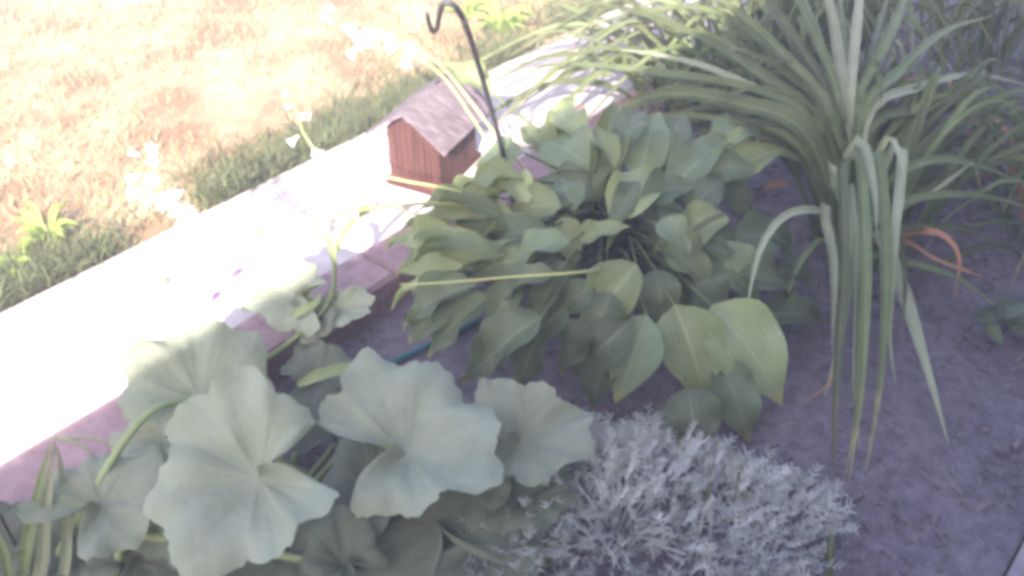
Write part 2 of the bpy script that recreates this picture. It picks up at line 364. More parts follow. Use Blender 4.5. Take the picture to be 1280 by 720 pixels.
# ------------------------------------------------------------------ birdhouse
def build_birdhouse():
    A = math.radians(64)
    ax = Vector((math.cos(A), math.sin(A), 0)); sx = Vector((math.sin(A), -math.cos(A), 0)); up = Vector((0, 0, 1))   # depth axis, width axis (to the right)
    W, D, HW, HA = .170, .25, .212, .268
    M0 = at(548, 243, .08); o = M0 - sx * W
    o.z = .08
    e = empty('birdhouse', o + sx * W / 2 + ax * D / 2); tag(e, 'small red wooden birdhouse with weathered pale gable roof standing on the path', 'birdhouse')
    def part(name, v, f, m, par=e):
        return mesh_obj(name, [Vector(p) - Vector(e.location) for p in v], f, m, par, smooth=False)
    B = lambda x, y, z: o + sx * x + ax * y + up * z
    v, f = box_frame(B(-.018, -.02, 0), sx, ax, up, W + .036, D + .04, .02, .003); part('base', v, f, M['redwood'])
    v, f = box_frame(B(-.012, -.014, .0202), sx, ax, up, W + .024, .012, .014, .003); part('trim', v, f, M['trimwood'])
    # gable walls of upright planks
    npl = 8; pw = W / npl
    for y0, th in ((0, .012), (D - .012, .012)):
        for i in range(npl):
            x0, x1 = i * pw + .0012, (i + 1) * pw - .0012
            hz = lambda x: HW + (HA - HW) * (1 - abs(x - W / 2) / (W / 2))
            z1, z2 = hz(x0), hz(x1); yy = y0 + random.uniform(-.001, .001)
            v = [B(x0, yy, .02), B(x1, yy, .02), B(x1, yy, z2), B(x0, yy, z1), B(x0, yy + th, .02), B(x1, yy + th, .02), B(x1, yy + th, z2), B(x0, yy + th, z1)]
            part('plank', v, [(0, 1, 2, 3), (5, 4, 7, 6), (1, 5, 6, 2), (4, 0, 3, 7), (3, 2, 6, 7)], M['redwood'])
    v, f = box_frame(B(.004, .0125, .02), sx, ax, up, W - .008, D - .025, HW - .02); part('core', v, f, M['hole'])
    for x0 in (-.010, W - .002):
        for j in range(5):
            y0 = .002 + j * (D - .004) / 5
            v, f = box_frame(B(x0, y0, .02), sx, ax, up, .012, (D - .004) / 5 - .002, HW - .025); part('side_plank', v, f, M['redwood'])
    # roof: two slopes, each of lapped boards
    rise = (HA - HW) / (W / 2); ang = math.atan(rise); over = .046; SL = (W / 2 + over) / math.cos(ang)
    for sgn in (-1, 1):
        dirv = (sx * sgn * math.cos(ang) - up * math.sin(ang)); nrm = (sx * sgn * math.sin(ang) + up * math.cos(ang))
        ridge = B(W / 2, -.045, HA + .006)
        nb = 4
        for j in range(nb):
            q0 = SL * j / nb; lw = SL / nb + .012
            st = ridge + dirv * q0 + nrm * (.004 + .0025 * (nb - j)) * 1.0
            c = [st, st + dirv * lw - nrm * .004]
            v = []
            for y in (0, D + .09):
                for p in c:
                    v += [p + ax * y, p + ax * y + nrm * .009]
            part('roof_board', v, [(0, 1, 3, 2), (4, 6, 7, 5), (1, 5, 7, 3), (0, 2, 6, 4), (2, 3, 7, 6), (0, 4, 5, 1)], M['roofwood'])
    rc = B(W / 2, -.048, HA + .020)
    v = []
    for y in (0, D + .096):
        for a_, b_ in ((-.022, -.016), (0, .008), (.022, -.016), (0, 0)):
            v.append(rc + ax * y + sx * a_ + up * b_)
    part('ridge_cap', v, [(0, 1, 5, 4), (1, 2, 6, 5), (2, 3, 7, 6), (3, 0, 4, 7), (0, 3, 2, 1), (4, 5, 6, 7)], M['roofwood'])
    # entrance hole in the gable
    cc = B(W / 2, -.0035, .15); n = 18; v = [cc] + [cc + sx * .019 * math.cos(2 * math.pi * i / n) + up * .019 * math.sin(2 * math.pi * i / n) for i in range(n)]
build_birdhouse()

# ------------------------------------------------------------------ shepherd hook
hk = empty('shepherd_hook', at(660, 350, 0)); tag(hk, 'dark iron shepherd hook leaning beside the birdhouse', 'plant hook')
tube('rod', [at(660, 350, 0), at(634, 215, .44), at(612, 130, .70), at(590, 55, .94), at(578, 22, 1.045)], .0068, .006, M['iron'], hk, 22, 8)
tube('hook', [at(578, 22, 1.045), at(568, 7, 1.09), at(556, 3, 1.10), at(550, 14, 1.07), at(546, 36, 1.0), at(541, 40, .99), at(536, 28, 1.02), at(534, 17, 1.05)], .006, .0045, M['iron'], hk, 30, 8)

# ------------------------------------------------------------------ hosta leaf variants
def hosta_mesh(i, mat):
    r = random.Random(100 + i); nl, nw = 15, 8
    v, f, uv = [], [], []
    PK = r.uniform(.62, .8); droop = r.uniform(.18, .42); cup = r.uniform(.16, .40); wave = r.uniform(.03, .07); ph = r.uniform(0, 6); skew = r.uniform(-.06, .06)
    for a in range(nl + 1):
        q = a / nl
        w = (math.sin(math.pi * min(1, q ** PK)) ** .85) * (1 - .45 * q ** 3) if 0 < q < 1 else 0
        w = max(w, .035 if q < .5 else 0.0) * .5 / .93
        x = q; z = droop * (.35 * math.sin(math.pi * q * .8) - q ** 2.2)
        for b in range(nw + 1):
            e = -1 + 2 * b / nw
            y = e * w + skew * math.sin(math.pi * q)
            zz = z + cup * w * (abs(e) ** 1.4) * (1 - .5 * q) + wave * abs(e) ** 2 * math.sin(q * 11 + ph + (2 if e > 0 else 0)) * w * 3
            v.append((x, y, zz)); uv.append((.5 + .5 * e, q))
    for a in range(nl):
        for b in range(nw):
            k = a * (nw + 1) + b; f.append((k, k + nw + 1, k + nw + 2, k + 1))
    me = bpy.data.meshes.new('hosta_leaf'); me.from_pydata(v, [], f); me.update()
    uvl = me.uv_layers.new(name='UVMap'); idx = np.empty(len(me.loops), dtype=np.int32); me.loops.foreach_get('vertex_index', idx)
    uvl.data.foreach_set('uv', np.asarray(uv, dtype=np.float32)[idx].ravel())
    me.polygons.foreach_set('use_smooth', [True] * len(me.polygons)); me.materials.append(mat); return me
HM = [hosta_mesh(i, M['hosta']) for i in range(9)]
HP = [hosta_mesh(20 + i, M['hosta_pale']) for i in range(3)]

def put_leaf(parent, base, tip, width, variants, nrm=None, name='leaf'):
    base, tip = Vector(base), Vector(tip); x = tip - base; L = x.length; x.normalize()
    if nrm is None:
        nrm = Vector((0, 0, .75)) + (CAMP - base).normalized() * .6 + Vector((random.uniform(-.28, .28), random.uniform(-.28, .28), 0))
    y = nrm.cross(x).normalized(); z = x.cross(y).normalized()
    o = link(name, random.choice(variants), parent)
    R = Matrix((x, y, z)).transposed().to_4x4()
    o.matrix_local = Matrix.Translation(base - Vector(parent.location)) @ R @ Matrix.Diagonal((L, width, L, 1))
    return o
def stalk(parent, a, b, r=.004, lift=.08, mat='hosta_stalk'):
    a, b = Vector(a), Vector(b); m = (a + b) * .5 + Vector((0, 0, lift))
    m.x = a.x * .55 + b.x * .45; m.y = a.y * .55 + b.y * .45
    return tube('leaf_stalk', [a, m, b], r * 1.3, r * .8, M[mat], parent, 8, 5)

# (base px,py,z)  (tip px,py,z)  width px  pale
HERO = [
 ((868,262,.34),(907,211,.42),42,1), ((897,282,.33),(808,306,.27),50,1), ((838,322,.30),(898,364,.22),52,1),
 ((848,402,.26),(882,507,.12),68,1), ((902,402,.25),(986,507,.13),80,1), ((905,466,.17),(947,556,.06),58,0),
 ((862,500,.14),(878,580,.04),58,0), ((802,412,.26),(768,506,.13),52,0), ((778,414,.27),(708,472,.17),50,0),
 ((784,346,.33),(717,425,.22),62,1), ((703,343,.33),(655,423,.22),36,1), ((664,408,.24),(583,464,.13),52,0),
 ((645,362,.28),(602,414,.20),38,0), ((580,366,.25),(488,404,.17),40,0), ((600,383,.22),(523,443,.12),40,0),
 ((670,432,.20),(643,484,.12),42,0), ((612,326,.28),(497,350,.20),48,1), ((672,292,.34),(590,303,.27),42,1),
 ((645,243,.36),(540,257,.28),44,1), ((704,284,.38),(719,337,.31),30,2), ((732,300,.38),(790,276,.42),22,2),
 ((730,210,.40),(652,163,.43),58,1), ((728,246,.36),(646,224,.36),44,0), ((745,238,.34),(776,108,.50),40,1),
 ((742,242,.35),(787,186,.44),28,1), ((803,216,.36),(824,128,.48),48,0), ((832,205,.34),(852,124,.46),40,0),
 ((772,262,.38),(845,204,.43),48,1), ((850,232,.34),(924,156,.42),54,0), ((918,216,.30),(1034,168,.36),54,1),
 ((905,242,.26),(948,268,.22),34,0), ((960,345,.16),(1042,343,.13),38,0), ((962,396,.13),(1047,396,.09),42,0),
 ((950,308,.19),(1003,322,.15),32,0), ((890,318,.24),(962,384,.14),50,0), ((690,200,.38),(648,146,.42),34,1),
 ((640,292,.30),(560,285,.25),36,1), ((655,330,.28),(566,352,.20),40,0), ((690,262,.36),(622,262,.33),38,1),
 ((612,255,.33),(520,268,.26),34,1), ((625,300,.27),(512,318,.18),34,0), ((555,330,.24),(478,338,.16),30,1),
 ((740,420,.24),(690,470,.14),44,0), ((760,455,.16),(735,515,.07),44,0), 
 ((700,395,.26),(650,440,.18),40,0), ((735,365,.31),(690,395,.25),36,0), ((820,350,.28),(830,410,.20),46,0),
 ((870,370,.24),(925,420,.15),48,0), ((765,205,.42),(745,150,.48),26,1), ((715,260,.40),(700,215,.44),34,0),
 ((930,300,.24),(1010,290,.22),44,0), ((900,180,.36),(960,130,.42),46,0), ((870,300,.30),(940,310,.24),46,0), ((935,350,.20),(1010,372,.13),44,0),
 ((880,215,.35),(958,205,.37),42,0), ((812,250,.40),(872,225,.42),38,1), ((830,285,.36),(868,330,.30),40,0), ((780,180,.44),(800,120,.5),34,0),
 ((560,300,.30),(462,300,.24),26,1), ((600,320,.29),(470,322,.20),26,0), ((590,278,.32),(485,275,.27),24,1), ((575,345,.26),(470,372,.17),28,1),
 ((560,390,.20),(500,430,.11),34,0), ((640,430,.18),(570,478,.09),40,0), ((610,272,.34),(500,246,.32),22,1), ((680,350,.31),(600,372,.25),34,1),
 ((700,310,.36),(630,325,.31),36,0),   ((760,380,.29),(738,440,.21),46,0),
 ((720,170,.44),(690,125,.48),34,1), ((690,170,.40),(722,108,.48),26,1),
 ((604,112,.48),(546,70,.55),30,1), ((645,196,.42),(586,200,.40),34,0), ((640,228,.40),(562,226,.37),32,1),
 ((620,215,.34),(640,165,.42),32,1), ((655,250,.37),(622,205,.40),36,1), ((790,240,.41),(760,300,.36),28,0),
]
hosta = empty('hosta', at(765, 322, 0)); tag(hosta, 'large spreading hosta with broad ribbed green leaves in the middle of the bed', 'hosta')
HC = Vector(hosta.location)
for (b, t, w, pale) in HERO:
    if t[0] < 640: b = (b[0], b[1], b[2] + .07); t = (t[0], t[1], t[2] + .07)
    B_, T_ = at(*b), at(*t)
    B_ = B_ + (B_ - T_) * .16 + Vector((0, 0, .01))
    wm = w * scale_at((B_ + T_) * .5) * 1.0
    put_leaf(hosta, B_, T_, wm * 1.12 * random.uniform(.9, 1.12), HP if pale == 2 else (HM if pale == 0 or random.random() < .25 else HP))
    stalk(hosta, HC + Vector((random.uniform(-.05, .05), random.uniform(-.05, .05), 0)), B_)
# leaves lower in the clump, half hidden by the ones above
for i in range(5):
    a = random.uniform(0, 2 * math.pi); r0 = random.uniform(.03, .20); L = random.uniform(.14, .22); d = Vector((math.cos(a), math.sin(a), 0))
    B_ = HC + d * r0 + Vector((0, 0, random.uniform(.20, .30))); T_ = B_ + d * L * .8 + Vector((0, 0, L * random.uniform(-.1, .5)))
    put_leaf(hosta, B_, T_, L * random.uniform(.45, .6), HM); stalk(hosta, HC, B_)
for i in range(38):
    a = random.uniform(0, 2 * math.pi); r0 = random.uniform(.08, .34); L = random.uniform(.15, .23)
    d = Vector((math.cos(a), math.sin(a), 0)); z0 = random.uniform(.08, .22) - r0 * .15
    B_ = HC + d * r0 + Vector((0, 0, z0)); T_ = B_ + d * L * .9 + Vector((0, 0, -L * random.uniform(.2, .55)))
    if T_.z < .02: T_.z = .02
    if (T_ - HC).dot(N) < -.42: continue
    put_leaf(hosta, B_, T_, L * random.uniform(.45, .62), HM, Vector((random.uniform(-.2, .2), random.uniform(-.2, .2), 1)) + d * .4)
    stalk(hosta, HC + Vector((random.uniform(-.05, .05), random.uniform(-.05, .05), 0)), B_)

# flower stalks of the hosta
def flower_mesh():
    v, f = [], []; n = 6
    prof = ((0, .004), (.3, .007), (.6, .012), (.85, .020), (1.0, .027))
    for i, (q, r) in enumerate(prof):
        for k in range(12):
            g = 2 * math.pi * k / 12; lobe = 1.0 if k % 2 == 0 else (1 - .42 * max(0, q - .5) * 2)
            v.append((r * lobe * math.cos(g), r * lobe * math.sin(g), .05 * q * (1 if k % 2 == 0 else (1 - .12 * q)) - (.006 if i == 4 and k % 2 == 0 else 0)))
    for i in range(4):
        for k in range(12): f.append((i * 12 + k, i * 12 + (k + 1) % 12, (i + 1) * 12 + (k + 1) % 12, (i + 1) * 12 + k))
    me = bpy.data.meshes.new('flower'); me.from_pydata(v, [], f); me.update(); me.materials.append(M['petal'])
    me.polygons.foreach_set('use_smooth', [True] * len(me.polygons)); return me
FM = flower_mesh()
def scape(pts, nfl, span, spread, r=.004, sc=1.0):
    st = tube('flower_stalk', pts, r, r * .6, M['scape'], hosta, 20, 6)
    c = catmull(pts, 40)
    for i in range(nfl):
        q = 1 - span * (i / max(1, nfl - 1)); p = c[min(39, int(q * 39))]
        a = random.uniform(0, 6.28); d = Vector((math.cos(a), math.sin(a), random.uniform(-.9, .5))).normalized()
        o = link('flower', FM, st); k = sc * random.uniform(.5, .85)
        o.matrix_local = Matrix.Translation(p + d * spread * random.uniform(.1, 1) - HC) @ d.to_track_quat('Z', 'Y').to_matrix().to_4x4() @ Matrix.Scale(k, 4)
scape([HC, at(640, 215, .42), at(545, 87, .62), at(455, 54, .68), at(408, 22, .72)], 14, .22, .035)
scape([HC, at(650, 205, .45), at(550, 80, .66), at(498, 55, .70), at(448, 28, .74)], 4, .06, .02)
scape([HC, at(610, 262, .40), at(480, 258, .50), at(330, 285, .52), at(215, 262, .50), at(180, 185, .54)], 24, .22, .05, sc=1.05)
scape([HC, at(610, 250, .42), at(500, 225, .5), at(420, 205, .52), at(382, 172, .54), at(366, 120, .58)], 8, .16, .02, sc=.8)
scape([HC, at(740, 338, .42), at(640, 346, .40), at(560, 353, .38), at(500, 356, .36)], 0, .1, .02, .0042)
scape([HC, at(600, 290, .36), at(500, 262, .40), at(440, 262, .42), at(400, 268, .42)], 2, .05, .015, .0035)

# second hosta, small, at the right edge in the shade
h2 = empty('hosta', at(1262, 402, 0)); tag(h2, 'small dim hosta of few round leaves at the right picture edge', 'hosta')
for (b, t, w) in (((1245, 405, .09), (1222, 378, .08), 34), ((1252, 402, .09), (1290, 375, .10), 36), ((1250, 408, .08), (1232, 420, .04), 36), ((1262, 410, .08), (1300, 412, .05), 38), ((1258, 400, .10), (1262, 365, .12), 30)):
    B_, T_ = at(*b), at(*t); put_leaf(h2, B_, T_, w * scale_at(B_) * 1.1, HM); stalk(h2, h2.location, B_, .003, .02)

# ------------------------------------------------------------------ squash plant
def squash_leaf(parent, c, rx, up_dir, nrm, seed, asp=1.0, funnel=.22, sinus=.5, fold=0.0, mat='squash'):
    """broad lobed leaf round its stalk joint c; up_dir points to the leaf's tip"""
    r = random.Random(seed); na, nr = 120, 11
    y = Vector(up_dir); z = Vector(nrm).normalized(); y = (y - z * y.dot(z)).normalized(); x = y.cross(z)
    ribs = [math.radians(a) for a in (0, 47, -47, 97, -97, 140, -140)]
    v, f, uv = [Vector(c)], [], [(0, 0)]
    ph = [r.uniform(0, 6.28) for _ in range(6)]; amp = [r.uniform(.82, 1.14) for _ in ribs]; lft = [r.uniform(-.12, .12) for _ in ribs]; jit = [r.uniform(-.022, .022) for _ in range(na)]
    for j in range(1, nr + 1):
        q = j / nr
        for i in range(na):
            a = -math.pi + 2 * math.pi * i / na            # 0 = tip
            ws = [math.exp(-((a - g) / .5) ** 2) for g in ribs]; tot = sum(ws) + 1e-4
            lobe = sum(w_ * k_ for w_, k_ in zip(ws, amp)) / tot; lift = sum(w_ * k_ for w_, k_ in zip(ws, lft)) / tot
            dv = min(abs(a - g) for g in ribs)
            R = rx * lobe * (.94 + .085 * math.cos(dv * 6.5)) * (.93 + .07 * math.cos(a))
            e_ = abs(a) - 2.62
            if e_ > 0: R *= max(.10, 1 - sinus * 1.75 * (e_ / .52) ** .9)
            R *= 1 + .07 * math.sin(a * 3 + ph[0]) + .04 * math.sin(a * 2 + ph[4]) + .016 * math.sin(a * 17 + ph[1]) + .014 * math.sin(a * 29 + ph[2]) + jit[i]
            p = Vector((math.sin(a) * R * q * asp, math.cos(a) * R * q, 0)); px_, py_ = p.x / rx, p.y / rx
            z_ = rx * (funnel * 1.7 * q * q / (q * q * .7 + .3) - .7 * funnel * q ** 3 * (1.1 + .6 * math.sin(a * 2 + ph[3])) - .015 * q ** 1.4 * math.cos(dv * 5) * math.exp(-dv * 3))
            z_ += rx * lift * q ** 2.6 + rx * .055 * q ** 3 * math.sin(a * 5 + ph[4] + .8 * math.sin(a * 2)) + rx * .03 * q ** 4 * math.sin(a * 13 + ph[1])
            z_ += rx * (.07 * math.sin(px_ * 4.2 + ph[2]) * math.sin(py_ * 3.6 + ph[5]) + .025 * math.sin(px_ * 9 + py_ * 6 + ph[0])) * q
            z_ += fold * abs(p.x)
            if e_ > 0: z_ += rx * .10 * q * (e_ / .5)
            v.append(Vector(c) + x * p.x + y * p.y + z * z_); uv.append((dv, q))
    for i in range(na): f.append((0, 1 + (i + 1) % na, 1 + i))
    for j in range(nr - 1):
        b0 = 1 + j * na; b1 = b0 + na
        for i in range(na): f.append((b0 + i, b0 + (i + 1) % na, b1 + (i + 1) % na, b1 + i))
    o = mesh_obj('leaf', local(parent, v), [q[::-1] for q in f], M[mat], parent, uv); return o
squash = empty('squash_plant', at(330, 660, 0)); tag(squash, 'sprawling squash plant with big grey green lobed leaves at the lower edge', 'squash plant')
SC = Vector(squash.location)
TC = lambda p: (CAMP - p).normalized()
SQ = [  # joint px, py, z, radius px, tip direction px, normal lean, aspect, funnel, fold
 ((322, 597, .33), 138, (-.7, .25), .7, 1.05, .24, 0.0),
 ((252, 500, .25), 104, (-.80, -.45), .5, 1.0, .22, 0.0),
 ((508, 568, .27), 122, (.85, -.45), .2, 1.1, .22, .05),
 ((652, 552, .22), 94, (.85, -.45), .45, .85, .12, .3),
 ((128, 632, .24), 88, (.45, -.8), .6, 1.0, .2, 0.0),
 ((545, 655, .09), 140, (-.2, -.5), .3, 1.15, .10, 0.0),
 ((368, 372, .24), 62, (-.75, -.35), .6, .9, .2, .1),
 ((425, 388, .20), 48, (.85, -.3), .55, .62, .1, .25),
 ((392, 390, .22), 38, (-.2, .9), .8, .9, .1, .2),
 ((400, 478, .14), 62, (.6, -.3), .4, 1.0, .1, .1),
 ((175, 700, .13), 74, (.4, -.5), .5, 1.0, .15, 0.0),
 ((430, 705, .11), 62, (-.5, -.5), .5, .9, .3, .2),
 ((650, 628, .13), 78, (.7, -.6), .35, .7, .1, .3),
 ((205, 548, .20), 66, (-.8, .1), .5, .8, .12, .1),
 ((20, 690, .12), 70, (-.4, -.6), .5, 1.0, .12, 0.0),
 ((470, 500, .22), 40, (-.7, -.4), .6, .7, .2, .3),
 ((360, 690, .10), 90, (.3, .5), .2, 1.0, .12, .1), ((470, 610, .13), 80, (-.4, .6), .2, 1.0, .15, .1), ((600, 690, .08), 90, (.6, .3), .2, 1.0, .12, .1),
 ((255, 640, .15), 80, (-.5, .6), .2, 1.0, .15, .1), ((100, 700, .12), 70, (-.3, .6), .3, 1.0, .15, .1), ((420, 540, .14), 60, (.2, -.6), .3, .9, .15, .2), ((590, 600, .15), 66, (.5, .4), .25, 1.0, .15, .1),
]
for i, (c, rp, tip, lean, asp, fun, fold) in enumerate(SQ):
    C_ = at(*c); k = scale_at(C_)
    n_ = Vector((0, 0, 1)) * (1 - lean * .6) + TC(C_) * lean + Vector((random.uniform(-.15, .15), random.uniform(-.15, .15), 0))
    td = RAX * tip[0] - UAX * tip[1]
    squash_leaf(squash, C_, rp * k, td, n_, 300 + i, asp, fun, fold=fold, mat='squash' if c[2] > .155 else 'squash_shaded')
    root = SC + (C_ - SC) * .25; root.z = .02
    if c[1] < 420: root = at(395, 425, .12)
    if i == 1:
        tube('leaf_stalk', [at(52, 735, .05), at(95, 655, .2), at(140, 575, .29), at(180, 522, .32), at(215, 503, .30), C_ - n_.normalized() * .008], .012, .007, M['stalk'], squash, 18, 7)
    elif i == 11:
        tube('leaf_stalk', [at(140, 745, .06), at(150, 690, .15), at(165, 668, .16), C_ - n_.normalized() * .008], .012, .008, M['stalk'], squash, 12, 7)
    else:
        tube('leaf_stalk', [root, (root + C_) * .5 + Vector((0, 0, -.02)), C_ - n_.normalized() * .05, C_ - n_.normalized() * .006], .010, .007, M['stalk'], squash, 10, 6)
# main vine and young shoots
tube('vine', [at(640, 690, .03), at(500, 640, .05), at(400, 600, .05), at(330, 560, .06), at(300, 480, .12), at(360, 430, .2), at(410, 380, .24), at(418, 320, .30), at(408, 296, .34)], .014, .006, M['stalk'], squash, 34, 7)
for (pts_, w) in (([at(418, 330, .29), at(414, 305, .33), at(402, 292, .35), at(388, 300, .34)], 18), ([at(418, 318, .30), at(430, 292, .35), at(455, 266, .38), at(470, 262, .38)], 14),
                  ([at(360, 405, .22), at(372, 392, .25), at(395, 380, .26), at(400, 366, .27)], 20), ([at(440, 540, .2), at(446, 528, .22), at(462, 525, .23), at(470, 545, .2)], 26),
                  ([at(372, 482, .16), at(400, 470, .2), at(430, 462, .2), at(462, 452, .2)], 26), ([at(185, 660, .16), at(165, 648, .2), at(140, 652, .2)], 18),
                  ([at(560, 545, .28), at(562, 538, .29), at(572, 536, .29), at(580, 542, .28)], 20)):
    blade('shoot', pts_, w * .6 * scale_at(pts_[0]), M['stalk'], squash, 10, .4, .3, .1, .5)
for pts_ in ([at(68, 545, .26), at(90, 552, .27), at(112, 566, .25), at(118, 590, .22)], [at(75, 548, .26), at(120, 548, .29), at(150, 565, .27)], [at(230, 700, .12), at(212, 672, .16), at(190, 655, .16)]):
    tube('tendril', pts_, .0032, .002, M['stalk'], squash, 14, 5)

# ------------------------------------------------------------------ strap-leaf plants
lily = empty('daylily', at(1068, 318, 0)); tag(lily, 'tall arching daylily clump of long narrow leaves beside the hosta', 'daylily')
LC = Vector(lily.location)
def lily_blade(par, pts, wpx, mat='strap', twist=0.0, n=22, c=None):
    P_ = [at(*p) for p in pts]
    root = (c or Vector(par.location)) + Vector((random.uniform(-.07, .07), random.uniform(-.07, .07), 0))
    return blade('leaf', [root] + P_, wpx * .82 * scale_at(P_[0]), M[mat], par, n, twist)
FAN = [
 ([(1010,172,.42),(925,131,.46),(830,118,.43),(735,150,.34)], 29), ([(1020,160,.44),(940,112,.47),(820,92,.45),(690,82,.36),(610,112,.24)], 16),
 ([(1035,150,.46),(985,95,.5),(935,66,.5),(893,60,.46)], 17), ([(1030,165,.42),(960,120,.46),(880,84,.46),(800,66,.42),(735,60,.36)], 14),
 ([(1030,160,.44),(950,95,.5),(860,40,.52),(760,8,.48),(640,2,.40)], 15), ([(1040,150,.46),(980,70,.55),(900,0,.6),(820,-40,.58)], 16),
 ([(1045,145,.46),(1000,60,.56),(950,-10,.62),(890,-60,.62)], 15), ([(1050,140,.47),(1020,50,.58),(985,-20,.64),(950,-70,.66)], 16),
 ([(1055,140,.47),(1045,50,.58),(1030,-20,.65),(1010,-80,.68)], 17), ([(1060,140,.47),(1068,60,.57),(1075,-10,.63),(1080,-70,.66)], 16),
 ([(1070,145,.46),(1100,70,.55),(1130,0,.6),(1150,-60,.62)], 16), ([(1075,150,.45),(1125,90,.5),(1180,40,.5),(1240,20,.46)], 17),
 ([(1080,155,.44),(1150,110,.46),(1220,95,.42),(1300,110,.34)], 17), ([(1085,165,.42),(1160,140,.42),(1230,140,.38),(1310,165,.28)], 16),
 ([(1000,185,.38),(900,150,.4),(800,150,.33),(720,190,.22)], 14), ([(1025,175,.4),(930,150,.42),(850,100,.42),(770,95,.36)], 12),
 ([(1040,155,.45),(990,85,.5),(930,20,.52),(870,-20,.5)], 13), ([(1035,160,.43),(965,100,.47),(890,45,.48),(790,30,.42)], 12),
 ([(1048,150,.45),(1010,90,.5),(975,30,.53),(950,0,.53)], 13), ([(1052,150,.45),(1035,90,.5),(1015,20,.54),(990,-30,.55)], 12),
 ([(1062,150,.45),(1060,90,.5),(1052,20,.54),(1050,-30,.55)], 12), ([(1066,150,.45),(1085,95,.5),(1100,30,.52),(1115,-20,.52)], 13),
 ([(1030,170,.42),(950,140,.43),(850,140,.36),(790,180,.26)], 13), ([(1040,155,.44),(960,60,.53),(870,10,.53),(740,30,.42),(690,60,.34)], 13),
]
HANG = [
 ([(1030,268,.30),(985,268,.36),(950,312,.33),(930,402,.22)], 17, 'strap_pale'), ([(1035,262,.30),(1030,270,.31),(1042,330,.26),(1040,440,.14)], 18, 'strap_pale'),
 ([(1050,215,.42),(1052,200,.46),(1055,330,.38),(1045,480,.22),(1040,610,.04)], 20, 'strap'), ([(1070,205,.43),(1075,188,.48),(1082,330,.40),(1078,470,.24),(1062,600,.06)], 20, 'strap'),
 ([(1090,205,.42),(1098,190,.47),(1108,330,.38),(1100,480,.2),(1082,590,.05)], 20, 'strap'), ([(1110,200,.43),(1128,188,.47),(1118,300,.40),(1112,420,.27),(1120,480,.18)], 18, 'strap_pale'),
 ([(1062,195,.45),(1078,180,.5),(1092,240,.47),(1096,300,.42)], 22, 'strap_pale'), ([(1040,225,.40),(1046,210,.44),(1060,290,.38),(1048,420,.24),(1030,500,.12)], 16, 'strap_pale'),
 ([(1095,290,.24),(1120,340,.25),(1152,440,.18),(1186,556,.06)], 24, 'strap_pale'), ([(1080,230,.40),(1090,220,.43),(1076,380,.32),(1070,520,.14),(1055,600,.03)], 17, 'strap'),
 ([(1110,230,.38),(1160,202,.42),(1215,206,.38),(1290,232,.26)], 20, 'strap'), ([(1110,260,.32),(1170,245,.35),(1230,246,.31),(1295,262,.2)], 16, 'strap'),
 ([(1110,290,.22),(1160,284,.25),(1205,288,.22),(1250,304,.15)], 18, 'strap'), ([(1060,240,.38),(1062,230,.40),(1072,350,.3),(1068,480,.14),(1075,560,.04)], 15, 'strap_pale'),
 ([(1085,250,.36),(1105,240,.38),(1130,330,.3),(1128,420,.2)], 15, 'strap'), ([(1075,260,.3),(1066,330,.26),(1052,420,.16),(1042,520,.05)], 14, 'strap'),
 ([(1100,190,.46),(1115,175,.5),(1128,215,.48),(1130,262,.43)], 15, 'strap_pale'), ([(1150,250,.3),(1200,215,.38),(1218,205,.38),(1225,240,.33)], 9, 'strap_pale'),
 ([(1095,320,.2),(1140,330,.22),(1200,350,.18),(1260,395,.08)], 14, 'strap'), ([(1030,300,.2),(1000,330,.2),(985,370,.14),(975,420,.06)], 12, 'strap'),
]
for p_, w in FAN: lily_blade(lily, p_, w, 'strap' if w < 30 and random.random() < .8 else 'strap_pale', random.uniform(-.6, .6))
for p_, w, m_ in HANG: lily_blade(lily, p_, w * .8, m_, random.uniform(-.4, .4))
lily_blade(lily, [(1110,300,.18),(1150,290,.24),(1182,298,.24),(1198,325,.2),(1192,375,.12)], 15, 'dead', 1.2)
lily_blade(lily, [(1050,380,.14),(1046,432,.14),(1036,480,.09),(1003,502,.03)], 13, 'dead', .8)
lily_blade(lily, [(1120,300,.12),(1170,325,.14),(1210,340,.12),(1240,350,.06)], 7, 'dead', .8)
# leaves behind, towards the lawn, filling the clump
for i in range(120):
    a = random.uniform(.1, 2.9); d = Vector((math.cos(a), math.sin(a), 0)); L = random.uniform(.55, .85); hh = random.uniform(.3, .55)
    c0 = LC + Vector((random.uniform(-.1, .1), random.uniform(-.1, .12), 0))
    P_ = [c0, c0 + d * L * .22 + Vector((0, 0, hh * .75)), c0 + d * L * .5 + Vector((0, 0, hh)), c0 + d * L * .85 + Vector((0, 0, hh * .7))]
    blade('leaf', P_, random.uniform(.012, .022), M['strap'], lily, 16, random.uniform(-.7, .7))

